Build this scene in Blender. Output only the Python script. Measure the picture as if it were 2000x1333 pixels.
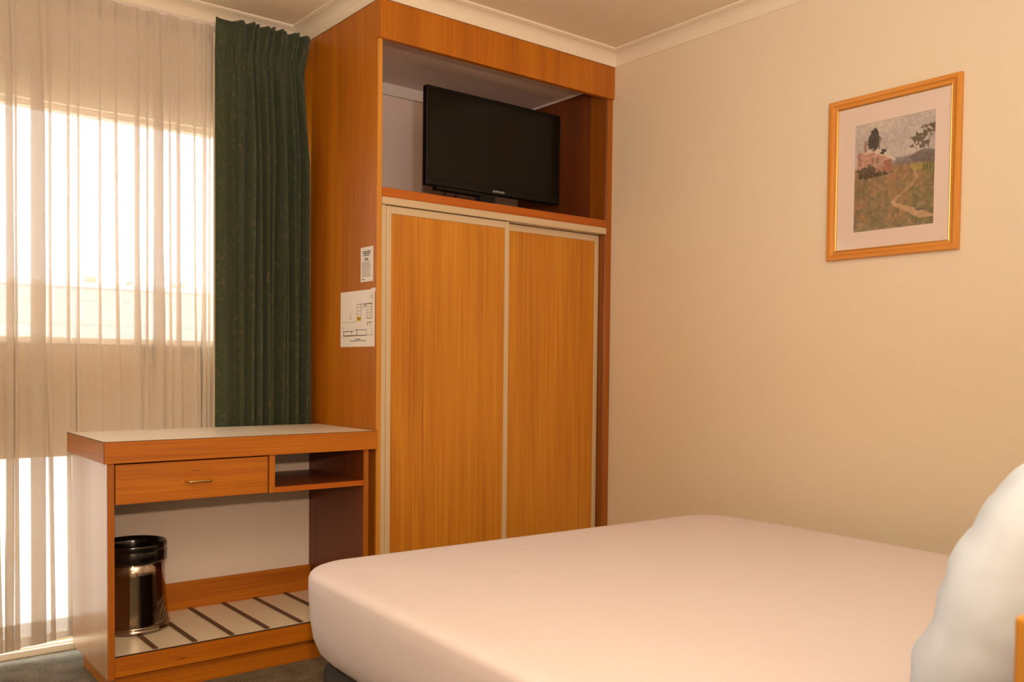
import bpy, bmesh, math, random
import numpy as np
from mathutils import Vector, Matrix, noise

random.seed(7)
scene = bpy.context.scene
for o in list(bpy.data.objects):
    bpy.data.objects.remove(o, do_unlink=True)
COL = scene.collection


def lin(r, g, b):
    f = lambda c: c / 12.92 if c <= 0.04045 else ((c + 0.055) / 1.055) ** 2.4
    return (f(r / 255), f(g / 255), f(b / 255), 1.0)


# ------------------------------------------------------------------ camera
CAM = Vector((-2.8487, -2.8781, 1.0412))
yaw, pitch, roll = math.radians(38.4504), math.radians(-1.809), math.radians(0.5767)
fwd = Vector((math.sin(yaw) * math.cos(pitch), math.cos(yaw) * math.cos(pitch), math.sin(pitch)))
rgt = Vector((math.cos(yaw), -math.sin(yaw), 0.0))
upv = rgt.cross(fwd)
r2 = rgt * math.cos(roll) + upv * math.sin(roll)
u2 = -rgt * math.sin(roll) + upv * math.cos(roll)
cd = bpy.data.cameras.new('camera')
cd.sensor_fit = 'HORIZONTAL'
cd.sensor_width = 36.0
cd.lens = 1764.8755 * 36.0 / 2000.0
cd.shift_y = (771.2 - 666.5) / 2000.0
cd.clip_start = 0.05
cd.dof.use_dof = True
cd.dof.focus_distance = 3.3
cd.dof.aperture_fstop = 9.0
cam = bpy.data.objects.new('camera', cd)
COL.objects.link(cam)
cam.matrix_world = Matrix(((r2.x, u2.x, -fwd.x, CAM.x), (r2.y, u2.y, -fwd.y, CAM.y), (r2.z, u2.z, -fwd.z, CAM.z), (0, 0, 0, 1)))
scene.camera = cam

# ------------------------------------------------------------------ world, lights, exposure
SKY = 8.5
w = bpy.data.worlds.new('overcast_sky')
scene.world = w
w.use_nodes = True
bg = w.node_tree.nodes['Background']
bg.inputs['Color'].default_value = (0.88, 0.95, 1.0, 1)
bg.inputs['Strength'].default_value = SKY


def light(name, kind, loc, power, color, target=None, **kw):
    d = bpy.data.lights.new(name, kind)
    d.energy = power
    d.color = color
    for k, v in kw.items():
        setattr(d, k, v)
    o = bpy.data.objects.new(name, d)
    COL.objects.link(o)
    o.location = loc
    if target is not None:
        o.rotation_euler = (Vector(target) - Vector(loc)).to_track_quat('-Z', 'Y').to_euler()
    return o


# the photographer's flash: the head is turned up to the ceiling, a weak part of it goes straight ahead
light('flash_bounce_light', 'AREA', (-2.6, -3.2, 1.6), 77.0, (0.97, 0.94, 0.94), (-2.45, -3.15, 2.4), shape='DISK', size=0.2)
light('flash_direct_light', 'SPOT', (-2.86, -2.93, 1.29), 130.0, (1.0, 0.69, 0.46), (-1.25, 0.0, 1.75),
      spot_size=math.radians(112), spot_blend=1.0, shadow_soft_size=0.035)

vs = scene.view_settings
vs.view_transform = 'Standard'
vs.look = 'None'
vs.gamma = 1.0
vs.use_curve_mapping = False
vs.exposure = 0.0

# ------------------------------------------------------------------ material helpers


def new_mat(name):
    m = bpy.data.materials.new(name)
    m.use_nodes = True
    nt = m.node_tree
    return m, nt, nt.nodes['Principled BSDF']


def nd(nt, typ, **kw):
    n = nt.nodes.new(typ)
    for k, v in kw.items():
        setattr(n, k, v)
    return n


def plain(name, col, rough=0.5, metal=0.0, coat=0.0, bump=0.0, bscale=200.0, spec=0.5, vary=0.0, vscale=3.0, bdist=0.002):
    m, nt, p = new_mat(name)
    p.inputs['Base Color'].default_value = col
    p.inputs['Roughness'].default_value = rough
    p.inputs['Metallic'].default_value = metal
    p.inputs['Coat Weight'].default_value = coat
    p.inputs['Specular IOR Level'].default_value = spec
    tc = nd(nt, 'ShaderNodeTexCoord')
    if bump:
        n = nd(nt, 'ShaderNodeTexNoise')
        n.inputs['Scale'].default_value = bscale
        n.inputs['Detail'].default_value = 3
        nt.links.new(tc.outputs['Object'], n.inputs['Vector'])
        b = nd(nt, 'ShaderNodeBump')
        b.inputs['Strength'].default_value = bump
        b.inputs['Distance'].default_value = bdist
        nt.links.new(n.outputs['Fac'], b.inputs['Height'])
        nt.links.new(b.outputs['Normal'], p.inputs['Normal'])
    if vary:
        n = nd(nt, 'ShaderNodeTexNoise')
        n.inputs['Scale'].default_value = vscale
        n.inputs['Detail'].default_value = 4
        nt.links.new(tc.outputs['Object'], n.inputs['Vector'])
        r = nd(nt, 'ShaderNodeValToRGB')
        r.color_ramp.elements[0].position = 0.3
        r.color_ramp.elements[1].position = 0.7
        r.color_ramp.elements[0].color = tuple(c * (1 - vary) for c in col[:3]) + (1,)
        r.color_ramp.elements[1].color = tuple(min(1, c * (1 + vary)) for c in col[:3]) + (1,)
        nt.links.new(n.outputs['Fac'], r.inputs['Fac'])
        nt.links.new(r.outputs['Color'], p.inputs['Base Color'])
    return m


def wood(name, axis, dark, mid, light_, rough=0.42, fine=170.0, coat=0.05):
    """veneer with straight grain running along the axis"""
    m, nt, p = new_mat(name)
    tc = nd(nt, 'ShaderNodeTexCoord')

    def stretched(across, along):
        mp = nd(nt, 'ShaderNodeMapping')
        s = [across] * 3
        s['XYZ'.index(axis)] = along
        mp.inputs['Scale'].default_value = s
        nt.links.new(tc.outputs['Object'], mp.inputs['Vector'])
        return mp

    n1 = nd(nt, 'ShaderNodeTexNoise')
    n1.inputs['Scale'].default_value = 1.0
    n1.inputs['Detail'].default_value = 3
    nt.links.new(stretched(fine, 2.2).outputs['Vector'], n1.inputs['Vector'])
    n2 = nd(nt, 'ShaderNodeTexNoise')
    n2.inputs['Scale'].default_value = 1.0
    n2.inputs['Detail'].default_value = 3
    n2.inputs['Distortion'].default_value = 0.6
    nt.links.new(stretched(13.0, 0.7).outputs['Vector'], n2.inputs['Vector'])
    mx = nd(nt, 'ShaderNodeMix', data_type='FLOAT')
    mx.inputs['Factor'].default_value = 0.5
    nt.links.new(n1.outputs['Fac'], mx.inputs['A'])
    nt.links.new(n2.outputs['Fac'], mx.inputs['B'])
    r = nd(nt, 'ShaderNodeValToRGB')
    e = r.color_ramp.elements
    e[0].position, e[0].color = 0.30, dark
    e[1].position, e[1].color = 0.70, light_
    x = e.new(0.5)
    x.color = mid
    nt.links.new(mx.outputs['Result'], r.inputs['Fac'])
    nt.links.new(r.outputs['Color'], p.inputs['Base Color'])
    p.inputs['Roughness'].default_value = rough
    p.inputs['Coat Weight'].default_value = coat
    p.inputs['Coat Roughness'].default_value = 0.2
    b = nd(nt, 'ShaderNodeBump')
    b.inputs['Strength'].default_value = 0.12
    b.inputs['Distance'].default_value = 0.001
    nt.links.new(n1.outputs['Fac'], b.inputs['Height'])
    nt.links.new(b.outputs['Normal'], p.inputs['Normal'])
    return m


M = {}
M['wall'] = plain('wall_paint', lin(232, 216, 190), 0.7, bump=0.06, bscale=260, spec=0.25)
M['ceiling'] = plain('ceiling_paint', lin(242, 226, 198), 0.8, bump=0.05, bscale=200, spec=0.2)
M['cornice'] = plain('cornice_paint', lin(240, 226, 202), 0.45, spec=0.4)
M['white_paint'] = plain('white_paint', lin(226, 214, 204), 0.5, spec=0.4)
M['niche_paint'] = plain('niche_paint', lin(230, 208, 196), 0.55, spec=0.3)
WD = dict(dark=lin(150, 79, 3), mid=lin(182, 103, 5), light_=lin(200, 122, 10))
M['wood_x'] = wood('teak_veneer_x', 'X', **WD)
M['wood_y'] = wood('teak_veneer_y', 'Y', **WD)
M['wood_z'] = wood('teak_veneer_z', 'Z', **WD)
M['wood_door'] = wood('reeded_door_veneer', 'Z', lin(168, 96, 14), lin(200, 129, 30), lin(218, 151, 44), fine=240, rough=0.45)
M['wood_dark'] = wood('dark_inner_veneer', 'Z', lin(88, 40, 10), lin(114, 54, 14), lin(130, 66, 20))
M['wood_red'] = wood('cedar_lipping', 'X', lin(158, 76, 4), lin(180, 92, 6), lin(192, 105, 10))
M['wood_redz'] = wood('cedar_lipping_z', 'Z', lin(142, 76, 6), lin(166, 92, 10), lin(180, 106, 16))
M['wood_post'] = wood('shaded_post_veneer', 'Z', lin(118, 62, 6), lin(146, 80, 10), lin(160, 92, 14))  # darker veneer copy: shadow on the post's inner face put into the colour
M['wood_yel'] = wood('honey_lipping_z', 'Z', lin(190, 124, 36), lin(208, 142, 48), lin(218, 154, 60))
M['wood_side'] = wood('glossy_window_sheen_veneer', 'Z', lin(186, 126, 70), lin(204, 146, 88), lin(214, 160, 104), rough=0.3, coat=1.0)  # base colour lightened to carry the window's reflection, on top of the coat
M['wood_side'].node_tree.nodes['Principled BSDF'].inputs['Coat IOR'].default_value = 1.75
M['dark_line'] = plain('dark_glue_line', lin(62, 30, 10), 0.7)
M['laminate'] = plain('cream_laminate', lin(240, 224, 198), 0.3, spec=0.5, vary=0.03)
M['strip'] = plain('brown_rubber_strip', lin(96, 66, 40), 0.5, bump=0.3, bscale=400)
M['cream_metal'] = plain('cream_enamelled_metal', lin(210, 188, 154), 0.22, spec=0.6)
M['brass'] = plain('brushed_brass', lin(216, 186, 132), 0.25, metal=1.0)
M['black'] = plain('black_plastic', lin(10, 8, 7), 0.45, spec=0.3)
M['screen'] = plain('tv_screen_glass', lin(14, 9, 5), 0.16, spec=0.25)
M['logo'] = plain('silver_lettering', lin(225, 225, 225), 0.4)
M['black_gloss'] = plain('black_gloss_plastic', lin(16, 12, 10), 0.16, coat=0.5)
M['steel'] = plain('polished_steel', lin(166, 152, 138), 0.07, metal=1.0)
M['paper'] = plain('white_paper', lin(238, 226, 212), 0.7, spec=0.2)
M['ink'] = plain('black_print', lin(44, 36, 30), 0.7)
M['ink_soft'] = plain('grey_print', lin(120, 100, 84), 0.7)
M['ink_yellow'] = plain('yellow_print', lin(214, 164, 40), 0.7)
M['ink_red'] = plain('pink_print', lin(216, 150, 132), 0.7)
M['mat_board'] = plain('cream_mat_board', lin(240, 214, 204), 0.8, bump=0.05, bscale=500)
M['frame_wood'] = wood('frame_pine_y', 'Y', lin(196, 118, 34), lin(214, 140, 52), lin(224, 156, 70), rough=0.3, fine=120)
M['frame_wood_z'] = wood('frame_pine_z', 'Z', lin(196, 118, 34), lin(214, 140, 52), lin(224, 156, 70), rough=0.3, fine=120)
M['gold'] = plain('gold_slip', lin(226, 180, 104), 0.3, metal=0.8)
M['sheet'] = plain('white_cotton_sheet', lin(225, 213, 213), 0.85, bump=0.5, bscale=11, spec=0.15, bdist=0.006)
M['pillow'] = plain('white_cotton_pillowcase', lin(218, 230, 246), 0.85, bump=0.4, bscale=6, spec=0.15, bdist=0.03)
M['base_fabric'] = plain('charcoal_bed_base_fabric', lin(50, 44, 42), 0.8, bump=0.3, bscale=500)
M['fence'] = plain('grey_fence_paint', lin(168, 160, 156), 0.6)
M['concrete'] = plain('pale_concrete', lin(206, 198, 188), 0.8, vary=0.05)
M['alu'] = plain('cream_window_frame', lin(228, 212, 188), 0.4)
M['spandrel'] = plain('cream_window_panel', lin(184, 152, 112), 0.6)
M['dark_bar'] = plain('dark_window_bar', lin(26, 20, 16), 0.5)
M['leaf'] = plain('hedge_leaves', lin(150, 150, 128), 0.7, vary=0.25, vscale=9)
M['bark'] = plain('shrub_bark', lin(90, 70, 50), 0.8)

# carpet
m, nt, p = new_mat('grey_carpet')
tc = nd(nt, 'ShaderNodeTexCoord')
n1 = nd(nt, 'ShaderNodeTexNoise')
n1.inputs['Scale'].default_value = 160
n1.inputs['Detail'].default_value = 4
n2 = nd(nt, 'ShaderNodeTexNoise')
n2.inputs['Scale'].default_value = 14
n2.inputs['Detail'].default_value = 3
nt.links.new(tc.outputs['Object'], n1.inputs['Vector'])
nt.links.new(tc.outputs['Object'], n2.inputs['Vector'])
mx = nd(nt, 'ShaderNodeMix', data_type='FLOAT')
mx.inputs['Factor'].default_value = 0.35
nt.links.new(n1.outputs['Fac'], mx.inputs['A'])
nt.links.new(n2.outputs['Fac'], mx.inputs['B'])
r = nd(nt, 'ShaderNodeValToRGB')
r.color_ramp.elements[0].position, r.color_ramp.elements[0].color = 0.3, lin(78, 70, 58)
r.color_ramp.elements[1].position, r.color_ramp.elements[1].color = 0.7, lin(150, 138, 118)
nt.links.new(mx.outputs['Result'], r.inputs['Fac'])
nt.links.new(r.outputs['Color'], p.inputs['Base Color'])
p.inputs['Roughness'].default_value = 0.95
p.inputs['Specular IOR Level'].default_value = 0.1
b = nd(nt, 'ShaderNodeBump')
b.inputs['Strength'].default_value = 0.7
b.inputs['Distance'].default_value = 0.006
nt.links.new(n1.outputs['Fac'], b.inputs['Height'])
nt.links.new(b.outputs['Normal'], p.inputs['Normal'])
M['carpet'] = m

# window glass and picture glass: thin clear panes with a faint reflection


def pane_mat(name, refl):
    m = bpy.data.materials.new(name)
    m.use_nodes = True
    nt = m.node_tree
    nt.nodes.clear()
    out = nd(nt, 'ShaderNodeOutputMaterial')
    tr = nd(nt, 'ShaderNodeBsdfTransparent')
    tr.inputs['Color'].default_value = (0.97, 0.98, 0.97, 1)
    gl = nd(nt, 'ShaderNodeBsdfGlossy')
    gl.inputs['Roughness'].default_value = 0.03
    mxs = nd(nt, 'ShaderNodeMixShader')
    mxs.inputs['Fac'].default_value = refl
    nt.links.new(tr.outputs[0], mxs.inputs[1])
    nt.links.new(gl.outputs[0], mxs.inputs[2])
    nt.links.new(mxs.outputs[0], out.inputs['Surface'])
    return m


M['glass'] = pane_mat('clear_window_glass', 0.05)
M['picture_glass'] = pane_mat('clear_picture_glass', 0.02)

# sheer voile: open weave lets light straight through, threads scatter it
m = bpy.data.materials.new('cream_voile')
m.use_nodes = True
nt = m.node_tree
nt.nodes.clear()
out = nd(nt, 'ShaderNodeOutputMaterial')
uv = nd(nt, 'ShaderNodeUVMap')
mp = nd(nt, 'ShaderNodeMapping')
mp.inputs['Scale'].default_value = (420, 26, 1)
nt.links.new(uv.outputs['UV'], mp.inputs['Vector'])
nz = nd(nt, 'ShaderNodeTexNoise')
nz.inputs['Scale'].default_value = 1.0
nz.inputs['Detail'].default_value = 4
nt.links.new(mp.outputs['Vector'], nz.inputs['Vector'])
mr = nd(nt, 'ShaderNodeMapRange')
mr.inputs['From Min'].default_value = 0.3
mr.inputs['From Max'].default_value = 0.7
mr.inputs['To Min'].default_value = 0.35
mr.inputs['To Max'].default_value = 0.25
nt.links.new(nz.outputs['Fac'], mr.inputs['Value'])
tr = nd(nt, 'ShaderNodeBsdfTransparent')
df = nd(nt, 'ShaderNodeBsdfDiffuse')
df.inputs['Color'].default_value = lin(222, 207, 190)
tl = nd(nt, 'ShaderNodeBsdfTranslucent')
tl.inputs['Color'].default_value = lin(244, 232, 218)
m1 = nd(nt, 'ShaderNodeMixShader')
m1.inputs['Fac'].default_value = 0.045
nt.links.new(df.outputs[0], m1.inputs[1])
nt.links.new(tl.outputs[0], m1.inputs[2])
m2 = nd(nt, 'ShaderNodeMixShader')
nt.links.new(mr.outputs['Result'], m2.inputs['Fac'])
nt.links.new(m1.outputs[0], m2.inputs[1])
nt.links.new(tr.outputs[0], m2.inputs[2])
nt.links.new(m2.outputs[0], out.inputs['Surface'])
M['voile'] = m

# green drape with a scattered sprig print
m, nt, p = new_mat('green_sprig_drape')
uv = nd(nt, 'ShaderNodeUVMap')


def sprig(scale, off, width, mask_lo, mask_hi):
    mp = nd(nt, 'ShaderNodeMapping')
    mp.inputs['Scale'].default_value = scale
    mp.inputs['Location'].default_value = off
    nt.links.new(uv.outputs['UV'], mp.inputs['Vector'])
    a = nd(nt, 'ShaderNodeTexNoise')
    a.inputs['Scale'].default_value = 1.0
    a.inputs['Detail'].default_value = 1.0
    nt.links.new(mp.outputs['Vector'], a.inputs['Vector'])
    s = nd(nt, 'ShaderNodeMath', operation='SUBTRACT')
    s.inputs[1].default_value = 0.5
    nt.links.new(a.outputs['Fac'], s.inputs[0])
    ab = nd(nt, 'ShaderNodeMath', operation='ABSOLUTE')
    nt.links.new(s.outputs[0], ab.inputs[0])
    r1 = nd(nt, 'ShaderNodeMapRange')
    r1.inputs['From Min'].default_value = width
    r1.inputs['From Max'].default_value = width * 0.3
    nt.links.new(ab.outputs[0], r1.inputs['Value'])
    c = nd(nt, 'ShaderNodeTexNoise')
    c.inputs['Scale'].default_value = 1.3
    nt.links.new(mp.outputs['Vector'], c.inputs['Vector'])
    mp2 = nd(nt, 'ShaderNodeMapRange')
    mp2.inputs['From Min'].default_value = mask_lo
    mp2.inputs['From Max'].default_value = mask_hi
    nt.links.new(c.outputs['Fac'], mp2.inputs['Value'])
    mu = nd(nt, 'ShaderNodeMath', operation='MULTIPLY')
    nt.links.new(r1.outputs['Result'], mu.inputs[0])
    nt.links.new(mp2.outputs['Result'], mu.inputs[1])
    return mu


s1 = sprig((34, 26, 1), (0, 0, 0), 0.035, 0.50, 0.60)
s2 = sprig((52, 24, 1), (7.3, 3.1, 2), 0.028, 0.52, 0.60)
ad = nd(nt, 'ShaderNodeMath', operation='MAXIMUM')
nt.links.new(s1.outputs[0], ad.inputs[0])
nt.links.new(s2.outputs[0], ad.inputs[1])
sc_ = nd(nt, 'ShaderNodeMath', operation='MULTIPLY')
sc_.inputs[1].default_value = 0.42
nt.links.new(ad.outputs[0], sc_.inputs[0])
mc = nd(nt, 'ShaderNodeMix', data_type='RGBA')
mc.inputs['A'].default_value = lin(60, 70, 50)
mc.inputs['B'].default_value = lin(122, 100, 78)
nt.links.new(sc_.outputs[0], mc.inputs['Factor'])
nt.links.new(mc.outputs['Result'], p.inputs['Base Color'])
p.inputs['Roughness'].default_value = 0.75
p.inputs['Sheen Weight'].default_value = 0.15
p.inputs['Specular IOR Level'].default_value = 0.2
M['drape'] = m
M['drape_lining'] = plain('cream_drape_lining', lin(222, 206, 176), 0.8)

# vertex-colour print for the landscape
m, nt, p = new_mat('landscape_print')
vc = nd(nt, 'ShaderNodeVertexColor', layer_name='paint')
nt.links.new(vc.outputs['Color'], p.inputs['Base Color'])
p.inputs['Roughness'].default_value = 0.6
p.inputs['Specular IOR Level'].default_value = 0.2
M['print'] = m

# ------------------------------------------------------------------ object helpers


def link_mesh(name, me, mat, parent=None, base=(0, 0, 0), smooth=False):
    o = bpy.data.objects.new(name, me)
    COL.objects.link(o)
    if mat is not None:
        for mm in (mat if isinstance(mat, (list, tuple)) else [mat]):
            me.materials.append(mm)
    if smooth:
        for f in me.polygons:
            f.use_smooth = True
    if parent is not None:
        o.parent = parent
        off = -Vector(parent.get('_base', (0, 0, 0)))
        me.transform(Matrix.Translation(off))
    return o


def bm_obj(name, bm, mat, parent=None, smooth=False):
    me = bpy.data.meshes.new(name)
    bmesh.ops.recalc_face_normals(bm, faces=bm.faces)
    bm.to_mesh(me)
    bm.free()
    return link_mesh(name, me, mat, parent, smooth=smooth)


def add_box(bm, x0, x1, y0, y1, z0, z1, bevel=0.0, seg=1):
    r_ = bmesh.ops.create_cube(bm, size=1.0)
    vs_ = r_['verts']
    for v in vs_:
        v.co = Vector(((x0 + x1) / 2 + v.co.x * (x1 - x0), (y0 + y1) / 2 + v.co.y * (y1 - y0), (z0 + z1) / 2 + v.co.z * (z1 - z0)))
    if bevel:
        es = set()
        for v in vs_:
            es.update(v.link_edges)
        bmesh.ops.bevel(bm, geom=list(es), offset=bevel, segments=seg, affect='EDGES', profile=0.5)


def box(name, x0, x1, y0, y1, z0, z1, mat, parent=None, bevel=0.0015, seg=1):
    bm = bmesh.new()
    add_box(bm, x0, x1, y0, y1, z0, z1, bevel, seg)
    return bm_obj(name, bm, mat, parent)


def boxes(name, lst, mat, parent=None, bevel=0.0):
    bm = bmesh.new()
    for b_ in lst:
        add_box(bm, *b_, bevel=bevel)
    return bm_obj(name, bm, mat, parent)


def lathe(name, prof, centre, mat, parent=None, n=64):
    bm = bmesh.new()
    rings = []
    for (r_, z_) in prof:
        rings.append([bm.verts.new((centre[0] + r_ * math.cos(2 * math.pi * i / n), centre[1] + r_ * math.sin(2 * math.pi * i / n), centre[2] + z_)) for i in range(n)])
    for a, b_ in zip(rings[:-1], rings[1:]):
        for i in range(n):
            bm.faces.new((a[i], a[(i + 1) % n], b_[(i + 1) % n], b_[i]))
    return bm_obj(name, bm, mat, parent, smooth=True)


def tube(name, pts, rad, mat, parent=None, n=10):
    bm = bmesh.new()
    rings = []
    pts = [Vector(q) for q in pts]
    for i, q in enumerate(pts):
        t = (pts[min(i + 1, len(pts) - 1)] - pts[max(i - 1, 0)]).normalized()
        a = t.cross(Vector((0, 0, 1)))
        if a.length < 1e-3:
            a = t.cross(Vector((1, 0, 0)))
        a.normalize()
        c = t.cross(a)
        rings.append([bm.verts.new(q + a * rad * math.cos(2 * math.pi * k / n) + c * rad * math.sin(2 * math.pi * k / n)) for k in range(n)])
    for a, c in zip(rings[:-1], rings[1:]):
        for k in range(n):
            bm.faces.new((a[k], a[(k + 1) % n], c[(k + 1) % n], c[k]))
    bm.faces.new(rings[0][::-1])
    bm.faces.new(rings[-1])
    return bm_obj(name, bm, mat, parent, smooth=True)


def thing(name, label, cat, base, group=None):
    o = bpy.data.objects.new(name, None)
    o.empty_display_size = 0.1
    COL.objects.link(o)
    o.location = base
    o['_base'] = list(base)
    o['label'] = label
    o['category'] = cat
    if group:
        o['group'] = group
    return o


def tag(o, label, cat, group=None):
    o['label'] = label
    o['category'] = cat
    if group:
        o['group'] = group
    return o


def structure(o, label=None):
    o['kind'] = 'structure'
    if label:
        o['label'] = label
    return o


# ------------------------------------------------------------------ room shell
XL, YB, YW, ZC = -4.4, -4.1, 0.655, 2.42
WX0, WX1, WZ0, WZ1 = -4.15, -1.32, 0.03, 1.957       # window opening
structure(box('floor', XL - .1, 0.1, YB - .1, YW + .1, -0.1, 0, M['carpet'], bevel=0), 'dark grey carpet floor')
structure(box('ceiling', XL - .1, 0.1, YB - .1, YW + .1, ZC, ZC + 0.1, M['ceiling'], bevel=0), 'cream painted ceiling')
structure(box('wall_right', 0, 0.1, YB - .1, YW + .1, 0, ZC, M['wall'], bevel=0), 'plain cream wall with a framed picture')
structure(box('wall_left', XL - .1, XL, YB - .1, YW + .1, 0, ZC, M['wall'], bevel=0), 'plain cream wall out of view')
structure(box('wall_back', XL, 0, YB - .1, YB, 0, ZC, M['wall'], bevel=0), 'plain cream wall behind the camera')
structure(boxes('wall_window', [(XL, WX0, YW, YW + .1, 0, ZC), (WX1, 0, YW, YW + .1, 0, ZC), (WX0, WX1, YW, YW + .1, WZ1, ZC), (WX0, WX1, YW, YW + .1, 0, WZ0)], M['wall']),
          'cream wall holding the window behind the curtains')

# cove cornice: profile swept along a straight wall
CP = 0.058


def cornice(name, p0, p1, inward, mitre0=0, mitre1=0, z_low=2.36):
    """p0 -> p1 along the wall foot line; inward is the unit vector into the room"""
    H = ZC - z_low
    prof = [(0.0, 0.0), (0.004, 0.0), (0.006, 0.003)]
    for i in range(9):
        a = math.pi / 2 * i / 8
        prof.append((0.006 + (CP - 0.016) * (1 - math.cos(a)), 0.003 + (H - 0.013) * math.sin(a)))
    prof += [(CP - 0.008, H - 0.008), (CP - 0.002, H - 0.008), (CP, H - 0.006), (CP, H), (0.0, H)]
    d = (Vector(p1) - Vector(p0)).normalized()
    inw = Vector(inward)
    bm = bmesh.new()
    A = []
    B = []
    for (q, h) in prof:
        A.append(bm.verts.new(Vector(p0) + inw * q + d * q * mitre0 + Vector((0, 0, z_low + h))))
        B.append(bm.verts.new(Vector(p1) + inw * q + d * q * mitre1 + Vector((0, 0, z_low + h))))
    n = len(prof)
    for i in range(n):
        bm.faces.new((A[i], A[(i + 1) % n], B[(i + 1) % n], B[i]))
    bm.faces.new(A[::-1])
    bm.faces.new(B)
    return structure(bm_obj(name, bm, M['cornice']), None)


W_ = 1.1859
cornice('trim_1', (0, YB, 0), (0, 0, 0), (-1, 0, 0), mitre0=1, mitre1=-1)['label'] = 'cream cove cornice along the right wall'
cornice('trim_2', (0, 0, 0), (-W_, 0, 0), (0, -1, 0), mitre0=1, mitre1=1)['label'] = 'cream cove cornice above the wardrobe front'
cornice('trim_3', (-W_, 0, 0), (-W_, YW, 0), (-1, 0, 0), mitre0=-1, mitre1=-1)['label'] = 'cream cove cornice above the wardrobe side'
cornice('trim_4', (-W_, YW, 0), (XL, YW, 0), (0, -1, 0), mitre0=1, mitre1=-1)['label'] = 'cream cove cornice above the curtains'

# window
win = thing('window_1', 'wide cream framed window behind the sheer curtain', 'window', ((WX0 + WX1) / 2, YW + .05, WZ0))
del win['category']
win['kind'] = 'structure'
fy0, fy1 = YW + .03, YW + .075
box('window_frame', WX0, WX1, fy0, fy1, WZ1 - 0.02, WZ1, M['alu'], win)
box('window_frame', WX0, WX1, fy0, fy1, WZ0, WZ0 + 0.03, M['alu'], win)
box('window_frame', WX0, WX0 + .04, fy0, fy1, WZ0 + .03, WZ1 - .02, M['alu'], win)
box('window_frame', WX1 - .04, WX1, fy0, fy1, WZ0 + .03, WZ1 - .02, M['alu'], win)
box('window_sill', WX0 + .04, WX1 - .04, YW - .005, fy1, 1.105, 1.128, M['alu'], win)
box('window_panel', WX0 + .04, WX1 - .04, YW + .012, fy1, 0.700, 1.105, M['spandrel'], win)
box('pane', WX0 + .04, WX1 - .04, fy0 + .02, fy0 + .024, 1.128, WZ1 - .02, M['glass'], win, bevel=0)
box('pane', WX0 + .04, WX1 - .04, fy0 + .02, fy0 + .024, WZ0 + .03, 0.700, M['glass'], win, bevel=0)
box('sill_bar', -1.83, -1.575, YW - .006, YW + .012, 1.068, 1.098, M['dark_bar'], win)  # plain dark bar just below the sill
box('floor_track', WX0, WX1, YW - .014, YW - .001, 0.0, 0.024, M['alu'], win)

# ------------------------------------------------------------------ outside
structure(box('ground', -14, 14, YW + .1, 26, -0.15, -0.05, M['concrete'], bevel=0), 'pale concrete yard outside the window')
FY = 9.3
fence = thing('fence', 'pale horizontal board fence outside the window', 'fence', (1.0, FY, -0.05))
nb = 13
bh = 1.96 / nb
for i in range(nb):
    z0 = 0.0 + i * bh
    yo = FY + 0.008 * (i % 2)
    box('board', -11, 13, yo, yo + .025, z0, z0 + bh + 0.006, M['fence'], fence, bevel=0)
for x in range(-11, 14, 2):
    box('post', x - .05, x + .05, FY + .034, FY + .12, -0.05, 1.97, M['fence'], fence, bevel=0)
box('cap', -11, 13, FY - .03, FY + .13, 1.97, 2.03, M['white_paint'], fence, bevel=0)


def shrub(x, y, h, rx, label):
    t = thing('shrub', label, 'shrub', (x, y, -0.05), 'shrubs behind the fence')
    bm = bmesh.new()
    bmesh.ops.create_icosphere(bm, subdivisions=4, radius=1.0)
    for v in bm.verts:
        k = 1 + 0.28 * noise.noise(v.co * 2.2 + Vector((x, y, 0))) + 0.16 * noise.noise(v.co * 7 + Vector((x, 0, 3)))
        v.co = Vector((x + v.co.x * rx * k, y + v.co.y * rx * k, h * 0.62 + v.co.z * h * 0.42 * k))
    bm_obj('foliage', bm, M['leaf'], t)
    tube('trunk', [(x, y, -0.05), (x + .02, y, h * .3), (x, y, h * .6)], 0.06, M['bark'], t)


shrub(0.39, 10.6, 2.12, 0.20, 'leftmost faint shrub above the fence outside')
shrub(0.94, 10.6, 2.08, 0.20, 'middle faint shrub above the fence outside')
shrub(1.58, 10.6, 2.11, 0.20, 'rightmost faint shrub above the fence outside, near the green curtain')

tb = thing('garden_table', 'low white table outside, faint through the sheer at the left edge', 'table', (-2.15, 3.0, -0.05))
box('tabletop', -2.75, -1.85, 2.6, 3.3, 1.175, 1.235, M['white_paint'], tb)
for (x, y) in ((-2.68, 2.67), (-1.92, 2.67), (-2.68, 3.23), (-1.92, 3.23)):
    box('leg', x - .025, x + .025, y - .025, y + .025, -0.05, 1.175, M['white_paint'], tb)

# ------------------------------------------------------------------ curtains
tr_ = thing('curtain_track', 'white curtain track under the cornice', 'curtain track', (-2.7, YW - .03, 2.345))
box('rail', XL + .05, -W_ - .01, YW - .030, YW - .001, 2.336, 2.359, M['white_paint'], tr_)
box('slot', XL + .05, -W_ - .01, YW - .022, YW - .010, 2.3335, 2.336, M['ink_soft'], tr_, bevel=0)


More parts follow.
